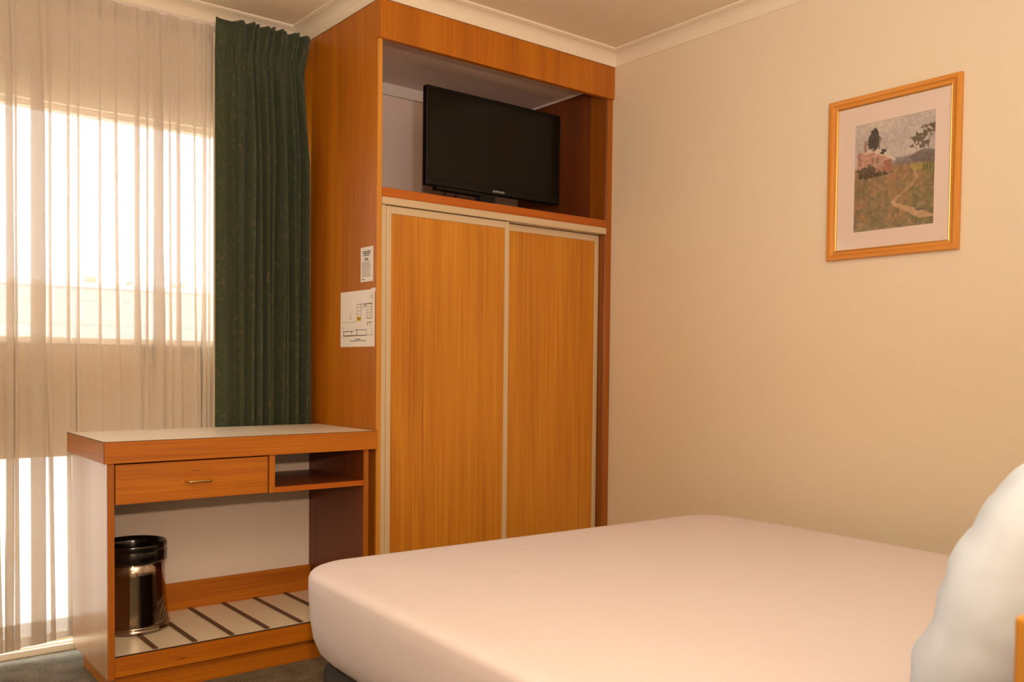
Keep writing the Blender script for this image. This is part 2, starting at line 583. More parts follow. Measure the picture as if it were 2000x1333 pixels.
def polyline_cloth(name, rows, mat, parent=None, thickness=0.0, uvs=True):
    """rows: list of rows (top to bottom), each an array of points; UV in metres of cloth"""
    nr, nc = len(rows), len(rows[0])
    verts = [tuple(p_) for row in rows for p_ in row]
    faces = []
    for i in range(nr - 1):
        for j in range(nc - 1):
            a = i * nc + j
            faces.append((a, a + nc, a + nc + 1, a + 1))
    me = bpy.data.meshes.new(name)
    me.from_pydata(verts, [], faces)
    mid = rows[nr // 2]
    s = [0.0]
    for j in range(1, nc):
        s.append(s[-1] + math.hypot(mid[j][0] - mid[j - 1][0], mid[j][1] - mid[j - 1][1]))
    lay = me.uv_layers.new(name='UVMap')
    for lp in me.loops:
        i, j = divmod(lp.vertex_index, nc)
        lay.data[lp.index].uv = (s[j], rows[i][j][2])
    return link_mesh(name, me, mat, parent, smooth=True)


# sheer: S-shaped folds at the places where the photograph shows the dense bands
rnd = random.Random(3)
folds = [(-2.2814, .022), (-2.2530, .007), (-2.2030, .044), (-2.1459, .008), (-2.0887, .009), (-2.0553, .007), (-1.9830, .007), (-1.9318, .010),
         (-1.8605, .017), (-1.8205, .007), (-1.7911, .034), (-1.7406, .007), (-1.7122, .013), (-1.6460, .006), (-1.6094, .013), (-1.5854, .006)]
x = -4.2
left = []
while x < -2.33:
    left.append((x, rnd.choice((.007, .009, .014, .03))))
    x += rnd.uniform(.035, .08)
folds = left + folds + [(-1.53, .01), (-1.48, .015), (-1.43, .01)]
zs = list(np.linspace(2.338, 2.24, 6)) + list(np.linspace(2.2, 0.13, 34)) + list(np.linspace(0.115, 0.048, 4))
rows = []
rph = [rnd.uniform(0, 6.28) for _ in folds]
rk = [rnd.uniform(0.6, 2.0) for _ in folds]
YS = 0.606
for z in zs:
    t = (2.338 - z) / 2.29
    row = [(-4.26, YS, z)]
    for k, (a, wd) in enumerate(folds):
        drift = 0.010 * math.sin(rph[k] + 2.0 * t) * t
        wz = wd * (0.55 + 0.45 * min(1, t * 5)) * (1 + rk[k] * max(0, t - 0.38) * 1.6)
        c = a + drift
        wz = min(wz, 0.8 * ((folds[k + 1][0] if k + 1 < len(folds) else -1.38) - a))
        d_ = 0.004 + 0.12 * wz
        nxt = folds[k + 1][0] if k + 1 < len(folds) else -1.38
        row += [(c - .004, YS - .002, z), (c + wz * .5, YS - d_ * 0.9, z), (c + wz - .0008, YS - d_, z), (c + wz, YS - d_ * .6, z), (c + wz - .0008, YS - d_ * .25, z),
                (c + wz * .5, YS, z), (c + .0008, YS + d_ * .3, z), (c, YS + d_ * .6, z), (c + .0008, YS + d_, z), (c + wz * .6, YS + d_, z)]
        gap = nxt - (c + wz)
        if gap > 0.018:
            row += [(c + wz + gap * .35, YS + .004 * math.sin(rph[k] * 3), z), (c + wz + gap * .7, YS - .004 * math.cos(rph[k] * 5), z)]
        else:
            row += [(c + wz + .001, YS + .001, z), (c + wz + .002, YS, z)]
    row.append((-1.37, YS, z))
    # gathered heading: short tight ripples
    if z > 2.27:
        row = [(q[0], q[1] + 0.004 * math.sin(q[0] * 420), q[2] + (0.003 * math.sin(q[0] * 90) if z > 2.335 else 0)) for q in row]
    # slightly uneven hem
    if z < 0.12:
        row = [(q[0], q[1], q[2] + 0.012 * math.sin(q[0] * 9 + 1.0) * (0.12 - z) / 0.07) for q in row]
    rows.append(row)
sheer = polyline_cloth('sheer_curtain', rows, M['voile'])
tag(sheer, 'cream sheer curtain hanging in front of the window', 'curtain')
# doubled hem and heading tape: a second layer of the same cloth
hem_rows = [[(q[0], q[1] + .0025, q[2]) for q in row] for row in rows if row[0][2] < 0.14]
hm = polyline_cloth('hem', hem_rows, M['voile'], sheer)
head_rows = [[(q[0], q[1] - .003, q[2]) for q in row] for row in rows if row[0][2] > 2.28]
polyline_cloth('heading_tape', head_rows, M['voile'], sheer)

# green drape: pinch pleated
CX0, CX1, YCUR = -1.582, -1.194, 0.538
ridge = [0.0, 0.20, 0.30, 0.385, 0.455, 0.535, 0.605, 0.68, 0.745, 0.81, 0.875, 0.935, 1.0]  # fold valleys (fraction of width)
amp = [0.010, 0.020, 0.030, 0.034, 0.036, 0.034, 0.038, 0.034, 0.036, 0.034, 0.036, 0.030]
pin = {1: 0.20, 4: 0.48, 7: 0.70, 10: 0.88}
zs = [2.356, 2.34, 2.32, 2.30, 2.275, 2.255, 2.24, 2.225, 2.21, 2.19, 2.16, 2.12, 2.07, 2.0] + list(np.linspace(1.9, 0.05, 30))
rows = []
NP = 14
for z in zs:
    hz = max(0.0, min(1.0, (z - 2.225) / 0.13))          # heading, above the pinch
    near = math.exp(-((z - 2.228) / 0.045) ** 2)          # at the pinch itself
    low = max(0.0, min(1.0, (2.20 - z) / 0.35))
    row = []
    for k in range(len(ridge) - 1):
        a, c = ridge[k], ridge[k + 1]
        a += 0.010 * math.sin(k * 2.1 + z * 1.3) * (0 if k == 0 else 1)
        c += 0.010 * math.sin((k + 1) * 2.1 + z * 1.3) * (0 if k + 1 == len(ridge) - 1 else 1)
        A = amp[k] * (0.45 + 0.55 * low) * (1 - 0.6 * near) + 0.006 * hz
        A *= 1 + 0.25 * math.sin(k * 1.7 + z * 2.2)
        for i in range(NP if k < len(ridge) - 2 else NP + 1):
            s = i / NP
            f = math.sin(math.pi * s) ** 2.0
            lean = 0.30 * math.sin(k * 3.3) * math.sin(math.pi * s) * (c - a)
            u = a + (c - a) * s + lean
            # pinch: pull cloth toward pinch points
            for pk, pu in pin.items():
                du = u - pu
                u -= du * 0.45 * near * math.exp(-(du / 0.06) ** 2)
            xx = CX0 + (CX1 - CX0) * u
            xx -= (1 - hz) * 0.012 * u ** 3 * (1 - low) - 0.0
            if low < 1:
                xx -= 0.010 * u ** 6 * (1 - hz) * (1 - low)
            sag = -0.010 * math.sin(math.pi * min(1, u / 0.19)) if u < 0.19 and z > 2.33 else 0.0
            sub = 0.004 * math.sin(u * 150 + k) * near
            wob = 0.004 * math.sin(9 * u + 3.1 * z) * low
            row.append((xx, YCUR + 0.018 - A * f * 1.7 - sub + wob - 0.018 * hz * 0.6, z + sag))
    rows.append(row)
drape = polyline_cloth('green_curtain', rows, M['drape'])
so = drape.modifiers.new('thickness', 'SOLIDIFY')
so.thickness = 0.0022
so.offset = 1.0
tag(drape, 'dark green pinch-pleated curtain with sprig print beside the wardrobe', 'curtain')
lin_rows = [[(CX0 - .004 + 0.02 * i, YCUR + 0.024, z) for i in range(5)] for z in zs[3:]]
lo = polyline_cloth('lining', lin_rows, M['drape_lining'], drape)

# ------------------------------------------------------------------ wardrobe
WB = (-W_ / 2, 0.33, 0.0)
wr = thing('wardrobe', 'built-in wood veneer wardrobe with two sliding doors and a television niche', 'wardrobe', WB)
T = 0.0187
YP = 0.0107
ZT = 2.36
box('side_panel', -W_, -W_ + T, YP + .006, YW - .002, 0.0, ZT, M['wood_z'], wr)
box('edge_lipping', -W_, -W_ + T - .001, YP, YP + .006, 0.0, 2.2205, M['wood_yel'], wr, bevel=0.0008)
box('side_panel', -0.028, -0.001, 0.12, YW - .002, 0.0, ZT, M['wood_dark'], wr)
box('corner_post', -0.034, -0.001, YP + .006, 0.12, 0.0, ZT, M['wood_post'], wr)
box('edge_lipping', -0.0325, -0.001, YP, YP + .006, 0.0, 2.2205, M['wood_redz'], wr, bevel=0.0008)
box('fascia', -W_, -0.001, 0.0, 0.017, 2.2205, 2.3595, M['wood_z'], wr, bevel=0.001)
box('fascia_bead', -W_, -0.001, 0.0172, 0.024, 2.2205, 2.2265, M['wood_red'], wr, bevel=0)
box('niche_ceiling', -W_ + T, -0.034, 0.024, YW - .004, 2.285, 2.297, M['niche_paint'], wr)
box('niche_back', -W_ + T, -0.028, YW - .012, YW - .004, 1.687, 2.285, M['niche_paint'], wr)
box('batten', -W_ + T, -0.028, YW - .028, YW - .012, 2.235, 2.285, M['white_paint'], wr)
box('ceiling_bead', -0.040, -0.034, 0.024, YW - .03, 2.277, 2.285, M['white_paint'], wr, bevel=0)
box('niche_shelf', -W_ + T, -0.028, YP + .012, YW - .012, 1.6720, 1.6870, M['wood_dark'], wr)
box('shelf_lipping', -W_ + T, -0.0325, YP, YP + .012, 1.6556, 1.6888, M['wood_red'], wr)
box('door_track', -W_ + T, -0.0325, YP - .002, 0.095, 1.628, 1.6552, M['cream_metal'], wr, bevel=0.002)
box('jamb', -1.1665, -1.1420, 0.018, 0.05, 0.0, 1.628, M['cream_metal'], wr, bevel=0.004)
box('plinth', -W_ + T, -0.034, 0.03, 0.10, 0.0, 0.05, M['wood_red'], wr)


def door(x0, x1, y, name_hint):
    d = box('sliding_door', x0 + .018, x1 - .018, y + .006, y + .018, 0.06, 1.622 - .02, M['wood_door'], wr, bevel=0)
    off = Vector(wr['_base'])

    def sub(nm, *a, bev=0.003):
        o = box(nm, *a, M['cream_metal'], None, bevel=bev, seg=2)
        o.data.transform(Matrix.Translation(-off))
        o.parent = d
    sub('stile', x0, x0 + .020, y, y + .024, 0.052, 1.626)
    sub('stile', x1 - .021, x1, y, y + .024, 0.052, 1.626)
    sub('rail', x0 + .020, x1 - .021, y + .002, y + .022, 1.598, 1.626)
    sub('rail', x0 + .020, x1 - .021, y + .002, y + .022, 0.052, 0.075)
    return d


door(-1.1420, -0.5700, 0.018, 'front')
door(-0.6000, -0.0360, 0.052, 'rear')

# ------------------------------------------------------------------ television
TVX0, TVX1, TVZ0, TVZ1, TVY = -0.8560, -0.1420, 1.7677, 2.1665, 0.200
tv = thing('television', 'black flat screen television standing in the wardrobe niche', 'television', ((TVX0 + TVX1) / 2, TVY + .03, 1.687))
box('housing', TVX0, TVX1, TVY, TVY + .028, TVZ0, TVZ1, M['black'], tv, bevel=0.004, seg=2)
box('rear_cover', TVX0 + .08, TVX1 - .08, TVY + .028, TVY + .07, TVZ0 + .03, TVZ1 - .10, M['black'], tv, bevel=0.01, seg=2)
box('screen', TVX0 + .012, TVX1 - .012, TVY - .0012, TVY + .002, TVZ0 + .028, TVZ1 - .012, M['screen'], tv, bevel=0)
box('bezel_strip', TVX0 + .004, TVX1 - .004, TVY - .003, TVY + .002, TVZ0 + .002, TVZ0 + .024, M['black'], tv, bevel=0.001)
box('lower_vent', -0.800, -0.57, TVY + .004, TVY + .04, TVZ0 - .012, TVZ0 + .002, M['black'], tv)
box('stand_neck', -0.578, -0.500, TVY + .008, TVY + .05, 1.700, TVZ0 + .01, M['black'], tv, bevel=0.003, seg=2)
box('stand_base', -0.720, -0.350, TVY - .07, TVY + .12, 1.6872, 1.700, M['black_gloss'], tv, bevel=0.004, seg=2)
tube('cable', [(-0.735, TVY + .03, TVZ0 + .01), (-0.745, TVY + .03, 1.745), (-0.77, TVY + .03, 1.715), (-0.80, TVY + .04, 1.6905), (-0.84, TVY + .10, 1.6905)], 0.003, M['black'], tv)
tube('cable', [(-0.680, TVY + .03, TVZ0 + .01), (-0.69, TVY + .03, 1.745), (-0.705, TVY + .03, 1.715), (-0.73, TVY + .04, 1.6905), (-0.80, TVY + .12, 1.6905)], 0.003, M['black'], tv)
cu = bpy.data.curves.new('brand_lettering', 'FONT')
cu.body = 'SAMSUNG'
cu.size = 0.0125
cu.space_character = 1.15
cu.align_x = 'CENTER'
cu.align_y = 'CENTER'
cu.extrude = 0.0002
to = bpy.data.objects.new('tmp', cu)
COL.objects.link(to)
bpy.context.view_layer.update()
me = bpy.data.meshes.new_from_object(to)
bpy.data.objects.remove(to, do_unlink=True)
me.transform(Matrix.Translation((-0.491, TVY - .0036, TVZ0 + .0135)) @ Matrix.Rotation(math.pi / 2, 4, 'X'))
me.materials.clear()
link_mesh('brand_lettering', me, M['logo'], tv)

# ------------------------------------------------------------------ notices on the wardrobe side
XP = -W_ - .0006


def yz_quads(name, rects, mat, parent, xoff):
    """thin flat rectangles on the panel side: (y0, y1, z0, z1)"""
    bm = bmesh.new()
    for (y0, y1, z0, z1) in rects:
        add_box(bm, XP - xoff - .0001, XP - xoff, min(y0, y1), max(y0, y1), min(z0, z1), max(z0, z1))
    return bm_obj(name, bm, mat, parent)


def sheet(name, y0, y1, z0, z1, mat, parent, curl=0.0, corner=0.0):
    """paper seen from -X; y1 (larger) is at the left. bows off the panel a little"""
    bm = bmesh.new()
    n = 12
    g = []
    for i in range(n + 1):
        rowv = []
        for j in range(n + 1):
            s, t = i / n, j / n
            off = curl * ((s - .5) ** 2 * 4 * 0.4 + (1 - t) ** 2 * 0.5 + max(0, s * 0 + t - .85) * 0)
            off += corner * max(0.0, (1 - s) + t - 1.65) * 2.5
            rowv.append(bm.verts.new((XP - off, y0 + (y1 - y0) * s, z0 + (z1 - z0) * t)))
        g.append(rowv)
    for i in range(n):
        for j in range(n):
            bm.faces.new((g[i][j], g[i + 1][j], g[i + 1][j + 1], g[i][j + 1]))
    return bm_obj(name, bm, mat, parent, smooth=True)


nt1 = thing('notice_card', 'small white printed notice card above the floor plan on the wardrobe side', 'notice', (XP, 0.085, 1.348))
box('card', XP - .0012, XP, 0.038, 0.131, 1.348, 1.4763, M['paper'], nt1, bevel=0.0005)
rr = random.Random(11)
lines = []


def text_row(y_left, y_right, z, h, rr, gapf=0.25):
    out_ = []
    y = y_left
    while y > y_right + .002:
        wl = rr.uniform(.004, .012)
        e = max(y - wl, y_right)
        out_.append((e, y, z - h / 2, z + h / 2))
        y = e - rr.uniform(.0012, .003)
    return out_


for z, h, yl, yr in ((1.4595, .0042, .118, .052), (1.4525, .0048, .110, .056), (1.4450, .0040, .112, .064)):
    lines += text_row(yl, yr, z, h, rr)
yz_quads('print_heading', lines, M['ink'], nt1, .0013)
lines = []
for z in (1.434, 1.4285):
    lines += text_row(.100, .070, z, .0036, rr)
yz_quads('print_heading', lines, M['ink'], nt1, .0013)
lines = []
for i in range(14):
    lines += text_row(.122, .048 + rr.uniform(0, .012), 1.4205 - i * .0041, .0017, rr)
yz_quads('print_text', lines, M['ink_soft'], nt1, .0013)
yz_quads('print_footer', text_row(.122, .100, 1.3575, .004, rr), M['ink_soft'], nt1, .0013)

nt2 = thing('floor_plan_sheet', 'white paper floor plan with a yellow block taped to the wardrobe side', 'notice', (XP, 0.155, 1.108))
sheet('paper', 0.026, 0.290, 1.108, 1.3185, M['paper'], nt2)
PO = 0.0004
# pixel (857x1333 crop of 655..745, 550..690) -> panel coordinates by the sheet's own corners


def pc(u, v):
    """u 0..1 left to right, v 0..1 top to bottom on the sheet"""
    return 0.290 - u * 0.264, 1.3185 - v * 0.2105


def seg(u0, v0, u1, v1, t=.0011):
    y0, z0 = pc(u0, v0)
    y1, z1 = pc(u1, v1)
    if abs(y1 - y0) > abs(z1 - z0):
        return (y0, y1, (z0 + z1) / 2 - t / 2, (z0 + z1) / 2 + t / 2)
    return ((y0 + y1) / 2 - t * .7, (y0 + y1) / 2 + t * .7, z0, z1)


thick = [seg(.50, .245, .93, .245, .0018), seg(.78, .245, .93, .245, .003), seg(.09, .80, .78, .80, .0026), seg(.09, .80, .42, .80, .003), seg(.09, .72, .40, .72, .0022),
         seg(.44, .70, .76, .70, .0018), seg(.10, .72, .10, .80, .002), seg(.34, .72, .34, .76, .003), seg(.49, .68, .49, .80, .0024), seg(.80, .575, .92, .575, .0024),
         seg(.78, .50, .92, .50, .002), seg(.80, .575, .80, .625, .0024), seg(.73, .245, .73, .30, .004), seg(.91, .12, .935, .12, .004), seg(.91, .15, .935, .15, .0025)]
yz_quads('plan_walls', thick, M['ink'], nt2, PO)
thin = [seg(.78, .245, .78, .50), seg(.92, .245, .92, .50), seg(.78, .30, .92, .30), seg(.78, .35, .92, .35), seg(.78, .40, .92, .40), seg(.78, .45, .92, .45),
        seg(.50, .245, .50, .45), seg(.61, .245, .61, .47), seg(.50, .30, .70, .30), seg(.50, .36, .61, .36), seg(.50, .42, .61, .42), seg(.05, .555, .48, .555), seg(.08, .63, .08, .72),
        seg(.78, .67, .78, .80), seg(.78, .80, .97, .79), seg(.78, .67, .78, .74), seg(.92, .67, .92, .79), seg(.84, .62, .90, .62), seg(.62, .28, .70, .28), seg(.62, .33, .70, .33),
        seg(.28, .40, .33, .40), seg(.28, .425, .33, .425), seg(.28, .45, .33, .45), seg(.28, .475, .33, .475), seg(.28, .50, .33, .50)]
yz_quads('plan_lines', thin, M['ink_soft'], nt2, PO)
y0, z0 = pc(.49, .46)
y1, z1 = pc(.61, .54)
yz_quads('yellow_block', [(y0, y1, z0, z1)], M['ink_yellow'], nt2, PO)
yz_quads('block_mark', [seg(.51, .50, .60, .50, .003)], M['ink'], nt2, PO + .0002)
yz_quads('red_route', [seg(.905, .26, .905, .40, .0012)], M['ink_red'], nt2, PO + .0002)
cap = text_row(pc(.44, 0)[0], pc(.60, 0)[0], pc(0, .865)[1], .003, rr) + text_row(pc(.32, 0)[0], pc(.76, 0)[0], pc(0, .893)[1], .0028, rr)
yz_quads('caption', cap, M['ink'], nt2, PO)
yz_quads('tape', [(0.020, 0.052, 1.308, 1.3225)], M['paper'], nt2, PO)

# ------------------------------------------------------------------ desk
DX0, DX1 = -2.1249, -1.1900
DB = ((DX0 + DX1) / 2, 0.23, 0)
dk = thing('writing_desk', 'wooden desk with cream top, one drawer and a slatted luggage shelf', 'desk', DB)
ZD, ZA = 0.8007, 0.7341
box('desktop', DX0 + .004, DX1 - .004, 0.002, 0.464, ZA + .004, ZD, M['laminate'], dk, bevel=0.0006)
box('top_edge', DX0 - .001, DX1, -0.006, 0.004, ZA, ZD - .0008, M['wood_x'], dk, bevel=0.0008)
box('top_edge', DX0 - .001, DX0 + .005, 0.004, 0.464, ZA, ZD - .0008, M['wood_y'], dk, bevel=0.0008)
box('top_edge', DX1 - .005, DX1, 0.004, 0.464, ZA, ZD - .0008, M['wood_y'], dk, bevel=0.0008)
boxes('glue_line', [(DX0, DX1, -.0066, 0.004, ZD - .0013, ZD - .0002), (DX0 - .0014, DX0 + .002, 0.0, 0.464, ZD - .0013, ZD - .0002), (DX0 - .0014, DX0 - .0004, -.0066, -.0050, ZA, ZD)], M['dark_line'], dk)
LX0, LX1 = -2.1142, -2.0946
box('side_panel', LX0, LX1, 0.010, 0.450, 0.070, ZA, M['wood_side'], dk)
box('edge_lipping', LX0, LX1, 0.003, 0.010, 0.070, ZA, M['wood_redz'], dk, bevel=0.001)
RX0, RX1 = -1.2403, -1.2215
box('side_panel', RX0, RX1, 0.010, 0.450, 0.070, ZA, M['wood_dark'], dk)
box('edge_lipping', RX0, RX1, 0.003, 0.010, 0.070, ZA, M['wood_redz'], dk, bevel=0.001)
dr = box('drawer', -2.0915, -1.6065, 0.003, 0.021, 0.6065, 0.7290, M['wood_x'], dk, bevel=0.001)
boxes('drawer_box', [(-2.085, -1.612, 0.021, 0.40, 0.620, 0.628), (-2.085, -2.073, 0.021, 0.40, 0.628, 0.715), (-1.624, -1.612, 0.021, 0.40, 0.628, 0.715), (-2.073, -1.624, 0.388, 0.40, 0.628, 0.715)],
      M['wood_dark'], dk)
hb = tube('handle', [(-1.880, 0.003, .6650), (-1.880, -0.014, .6650), (-1.877, -0.020, .6650), (-1.868, -0.022, .6650), (-1.842, -0.022, .6650), (-1.815, -0.022, .6650), (-1.806, -0.020, .6650), (-1.803, -0.014, .6650), (-1.803, 0.003, .6650)],
          0.0036, M['brass'], None)
hb.data.transform(Matrix.Translation(-Vector(DB)))
hb.parent = dr


def scratch(parent, y, rects):
    for (a, c, z0, z1) in rects:
        o = box('scratch', a, c, y - .0003, y + .0003, z0, z1, M['dark_line'], None, bevel=0)
        o.data.transform(Matrix.Translation(-Vector(DB)))
        o.parent = parent


scratch(dr, 0.003, [(-1.862, -1.836, .6962, .6972), (-1.850, -1.832, .6970, .6979), (-1.823, -1.806, .6975, .6984), (-1.812, -1.798, .6983, .6990), (-1.925, -1.905, .6688, .6696), (-1.912, -1.893, .6694, .6701)])
box('divider', -1.6006, -1.5796, 0.003, 0.40, 0.6044, ZA, M['wood_z'], dk)
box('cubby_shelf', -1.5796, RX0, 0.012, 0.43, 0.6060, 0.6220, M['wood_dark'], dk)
box('edge_lipping', -1.5796, RX0, 0.004, 0.012, 0.6040, 0.6230, M['wood_red'], dk, bevel=0.001)
box('back_panel', LX1, RX0, 0.446, 0.452, 0.137, ZA, M['white_paint'], dk)
box('back_rail', LX1, RX0, 0.434, 0.446, 0.1375, 0.2385, M['wood_x'], dk)
box('luggage_shelf', LX1, RX0, 0.016, 0.446, 0.1200, 0.1374, M['laminate'], dk, bevel=0.0006)
br = box('bottom_rail', LX1, RX0, 0.004, 0.016, 0.0762, 0.1380, M['wood_x'], dk, bevel=0.001)
boxes('glue_line', [(LX1, RX0, 0.0035, 0.0165, 0.1380, 0.1385)], M['dark_line'], dk)
scratch(br, 0.004, [(-1.912, -1.882, .0985, .0997), (-1.900, -1.872, .0993, .1003)])
boxes('plinth', [(-2.086, RX1 - .02, 0.034, 0.046, 0, 0.0755), (-2.086, -2.074, 0.046, 0.43, 0, 0.0695), (RX1 - .032, RX1 - .02, 0.046, 0.43, 0, 0.0695)], M['wood_x'], dk)
for i in range(7):
    xs = -1.9670 + i * 0.1236
    if xs > RX0 - .01:
        break
    bm = bmesh.new()
    add_box(bm, xs - .0078, xs + .0078, 0.024, 0.434, 0.1374, 0.1424, bevel=0.0012)
    bm_obj('luggage_strip', bm, M['strip'], dk)

# ------------------------------------------------------------------ waste bin
BC = (-1.955, 0.3125, 0.1426)
bn = thing('waste_bin', 'polished steel waste bin with a black rim on the luggage shelf', 'bin', BC)
lathe('body', [(0.0, 0.003), (0.114, 0.003), (0.1155, 0.010), (0.1150, 0.022), (0.1120, 0.040), (0.1085, 0.080), (0.1050, 0.130), (0.1020, 0.185), (0.1010, 0.235), (0.0985, 0.236), (0.1000, 0.185), (0.1065, 0.080), (0.110, 0.02), (0.0, 0.012)], BC, M['steel'], bn)
lathe('base_ring', [(0.112, 0.0), (0.1180, 0.0), (0.1195, 0.003), (0.1190, 0.007), (0.1165, 0.009), (0.1175, 0.013), (0.1170, 0.018), (0.1150, 0.020), (0.112, 0.018)], BC, M['steel'], bn)
lathe('rim', [(0.0995, 0.225), (0.1085, 0.228), (0.1095, 0.234), (0.1100, 0.262), (0.1085, 0.266), (0.1085, 0.270), (0.1100, 0.273), (0.1095, 0.286), (0.1070, 0.291), (0.1035, 0.289), (0.0975, 0.270), (0.0950, 0.20), (0.0990, 0.05), (0.0, 0.045)], BC, M['black_gloss'], bn)

# ------------------------------------------------------------------ framed picture
PX = 0.0
pic = thing('framed_picture', 'pine framed landscape print with cream mat on the right wall', 'picture', (0, -1.295, 1.418))
Y0, Y1, Z0, Z1 = -1.5275, -1.0700, 1.4185, 1.9668      # outer
FW = 0.034


def frame_bar(name, corners, mat):
    """corners: outer a, outer b (y,z); inward normal computed to centre. stepped moulding, mitred"""
    cy, cz = (Y0 + Y1) / 2, (Z0 + Z1) / 2
    (ya, za), (yb, zb) = corners
    prof = [(0.0, 0.0), (0.0, 0.014), (0.003, 0.019), (0.009, 0.020), (0.015, 0.019), (0.019, 0.014), (0.022, 0.0125), (0.025, 0.0125), (FW - .005, 0.011), (FW - .005, 0.0)]
    bm = bmesh.new()
    A, B = [], []
    for q, h in prof:
        fy = lambda y: y + (q if y < cy else -q)
        fz = lambda z: z + (q if z < cz else -q)
        A.append(bm.verts.new((-h - .0005, fy(ya), fz(za))))
        B.append(bm.verts.new((-h - .0005, fy(yb), fz(zb))))
    n = len(prof)
    for i in range(n):
        bm.faces.new((A[i], A[(i + 1) % n], B[(i + 1) % n], B[i]))
    bm.faces.new(A[::-1])
    bm.faces.new(B)
    f = bm_obj(name, bm, mat, pic)
    prof2 = [(FW - .005, 0.0), (FW - .005, 0.0115), (FW - .003, 0.0125), (FW, 0.0095), (FW, 0.0)]
    bm = bmesh.new()
    A, B = [], []
    for q, h in prof2:
        fy = lambda y: y + (q if y < cy else -q)
        fz = lambda z: z + (q if z < cz else -q)
        A.append(bm.verts.new((-h - .0005, fy(ya), fz(za))))
        B.append(bm.verts.new((-h - .0005, fy(yb), fz(zb))))
    n = len(prof2)
    for i in range(n):
        bm.faces.new((A[i], A[(i + 1) % n], B[(i + 1) % n], B[i]))
    bm.faces.new(A[::-1])
    bm.faces.new(B)
    g = bm_obj('gold_slip', bm, M['gold'], None)
    g.data.transform(Matrix.Translation(-Vector(pic['_base'])))
    g.parent = f


frame_bar('moulding', [(Y0, Z1), (Y1, Z1)], M['frame_wood'])
frame_bar('moulding', [(Y0, Z0), (Y1, Z0)], M['frame_wood'])
frame_bar('moulding', [(Y0, Z0), (Y0, Z1)], M['frame_wood_z'])
frame_bar('moulding', [(Y1, Z0), (Y1, Z1)], M['frame_wood_z'])
QY0, QY1, QZ0, QZ1 = -1.4435, -1.1665, 1.5095, 1.8705     # print window in the mat
bm = bmesh.new()
for bx_ in ((Y0 + FW - .004, QY0, Z0 + FW - .004, Z1 - FW + .004), (QY1, Y1 - FW + .004, Z0 + FW - .004, Z1 - FW + .004), (QY0, QY1, Z0 + FW - .004, QZ0), (QY0, QY1, QZ1, Z1 - FW + .004)):
    add_box(bm, -0.0060, -0.0042, bx_[0], bx_[1], bx_[2], bx_[3])
bm_obj('mat_board', bm, M['mat_board'], pic)
box('glass', -0.0072, -0.0068, Y0 + FW - .004, Y1 - FW + .004, Z0 + FW - .004, Z1 - FW + .004, M['picture_glass'], pic, bevel=0)

# painted landscape as vertex colours on a fine grid (u 0..1 left to right, v 0..1 top to bottom)
NU, NV = 150, 196
uu, vv = np.meshgrid(np.linspace(0, 1, NU), np.linspace(0, 1, NV))
rg = np.random.RandomState(5)


def vnoise(su, sv, seed):
    r0 = np.random.RandomState(seed)
    g = r0.rand(int(sv) + 3, int(su) + 3)
    x_, y_ = uu * su, vv * sv
    xi, yi = x_.astype(int), y_.astype(int)
    fx, fy = x_ - xi, y_ - yi
    fx, fy = fx * fx * (3 - 2 * fx), fy * fy * (3 - 2 * fy)
    return (g[yi, xi] * (1 - fx) + g[yi, xi + 1] * fx) * (1 - fy) + (g[yi + 1, xi] * (1 - fx) + g[yi + 1, xi + 1] * fx) * fy


def c3(r_, g_, b_):
    return np.array([r_, g_, b_], float)


img = np.zeros((NV, NU, 3))


def paint(mask, col):
    global img
    mk = np.clip(mask, 0, 1)[..., None]
    img = img * (1 - mk) + np.asarray(col) * mk


def soft(d, e=0.012):
    return np.clip(0.5 - d / e, 0, 1)


n_lo = vnoise(5, 6, 1)
n_md = vnoise(14, 18, 2)
n_hi = vnoise(44, 60, 3)
n_st = vnoise(60, 18, 4)
img[:] = c3(186, 168, 162)
paint(n_lo * 0.9 * (1 - vv), c3(160, 148, 150))
paint(np.clip((vnoise(4, 5, 8) - .5) * 2, 0, 1) * .7, c3(206, 184, 168))
# land
hor = 0.415 + 0.012 * (n_lo - .5)
land = soft(hor - vv, 0.02)
paint(land, c3(154, 112, 74))
paint(land * np.clip((n_md - .4) * 2.2, 0, 1) * .7, c3(176, 120, 78))
paint(land * np.clip((vnoise(9, 12, 12) - .45) * 3, 0, 1) * .6, c3(128, 108, 66))
paint(land * np.clip((vv - .62) * 3, 0, 1) * np.clip((vnoise(8, 9, 13) - .3) * 2.4, 0, 1) * .85, c3(108, 104, 74))
paint(land * np.clip((uu - .58) * 3, 0, 1) * np.clip((vv - .55) * 6, 0, 1) * .75, c3(112, 106, 62))
paint(land * np.clip((vv - .88) * 8, 0, 1) * n_md, c3(150, 128, 92))
paint(land * np.clip((n_hi - .58) * 3, 0, 1) * .7, c3(90, 78, 54))
paint(land * np.clip((vnoise(30, 40, 21) - .55) * 3, 0, 1) * .5, c3(176, 140, 104))
paint(land * np.clip((vnoise(24, 30, 22) - .55) * 3, 0, 1) * .5, c3(104, 98, 78))
paint(land * np.clip((.36 - n_hi) * 3, 0, 1) * .45, c3(196, 152, 106))
# far hills and bushes on the right
hill = soft(np.abs(vv - .405) - .035 - .02 * (uu - .5) + .03 * (n_md - .5), .02) * soft(.50 - uu, .1)
paint(hill * .85, c3(120, 100, 104))
bush = soft(((uu - .88) / .15) ** 2 + ((vv - .40) / .075) ** 2 - 1 + (n_md - .5) * .9, .3)
paint(bush * .9, c3(108, 92, 88))
paint(soft(((uu - .82) / .12) ** 2 + ((vv - .475) / .035) ** 2 - 1 + (n_hi - .5), .4) * .8, c3(168, 140, 58))
paint(soft(((uu - .94) / .09) ** 2 + ((vv - .50) / .04) ** 2 - 1 + (n_hi - .5), .4) * .8, c3(120, 116, 60))
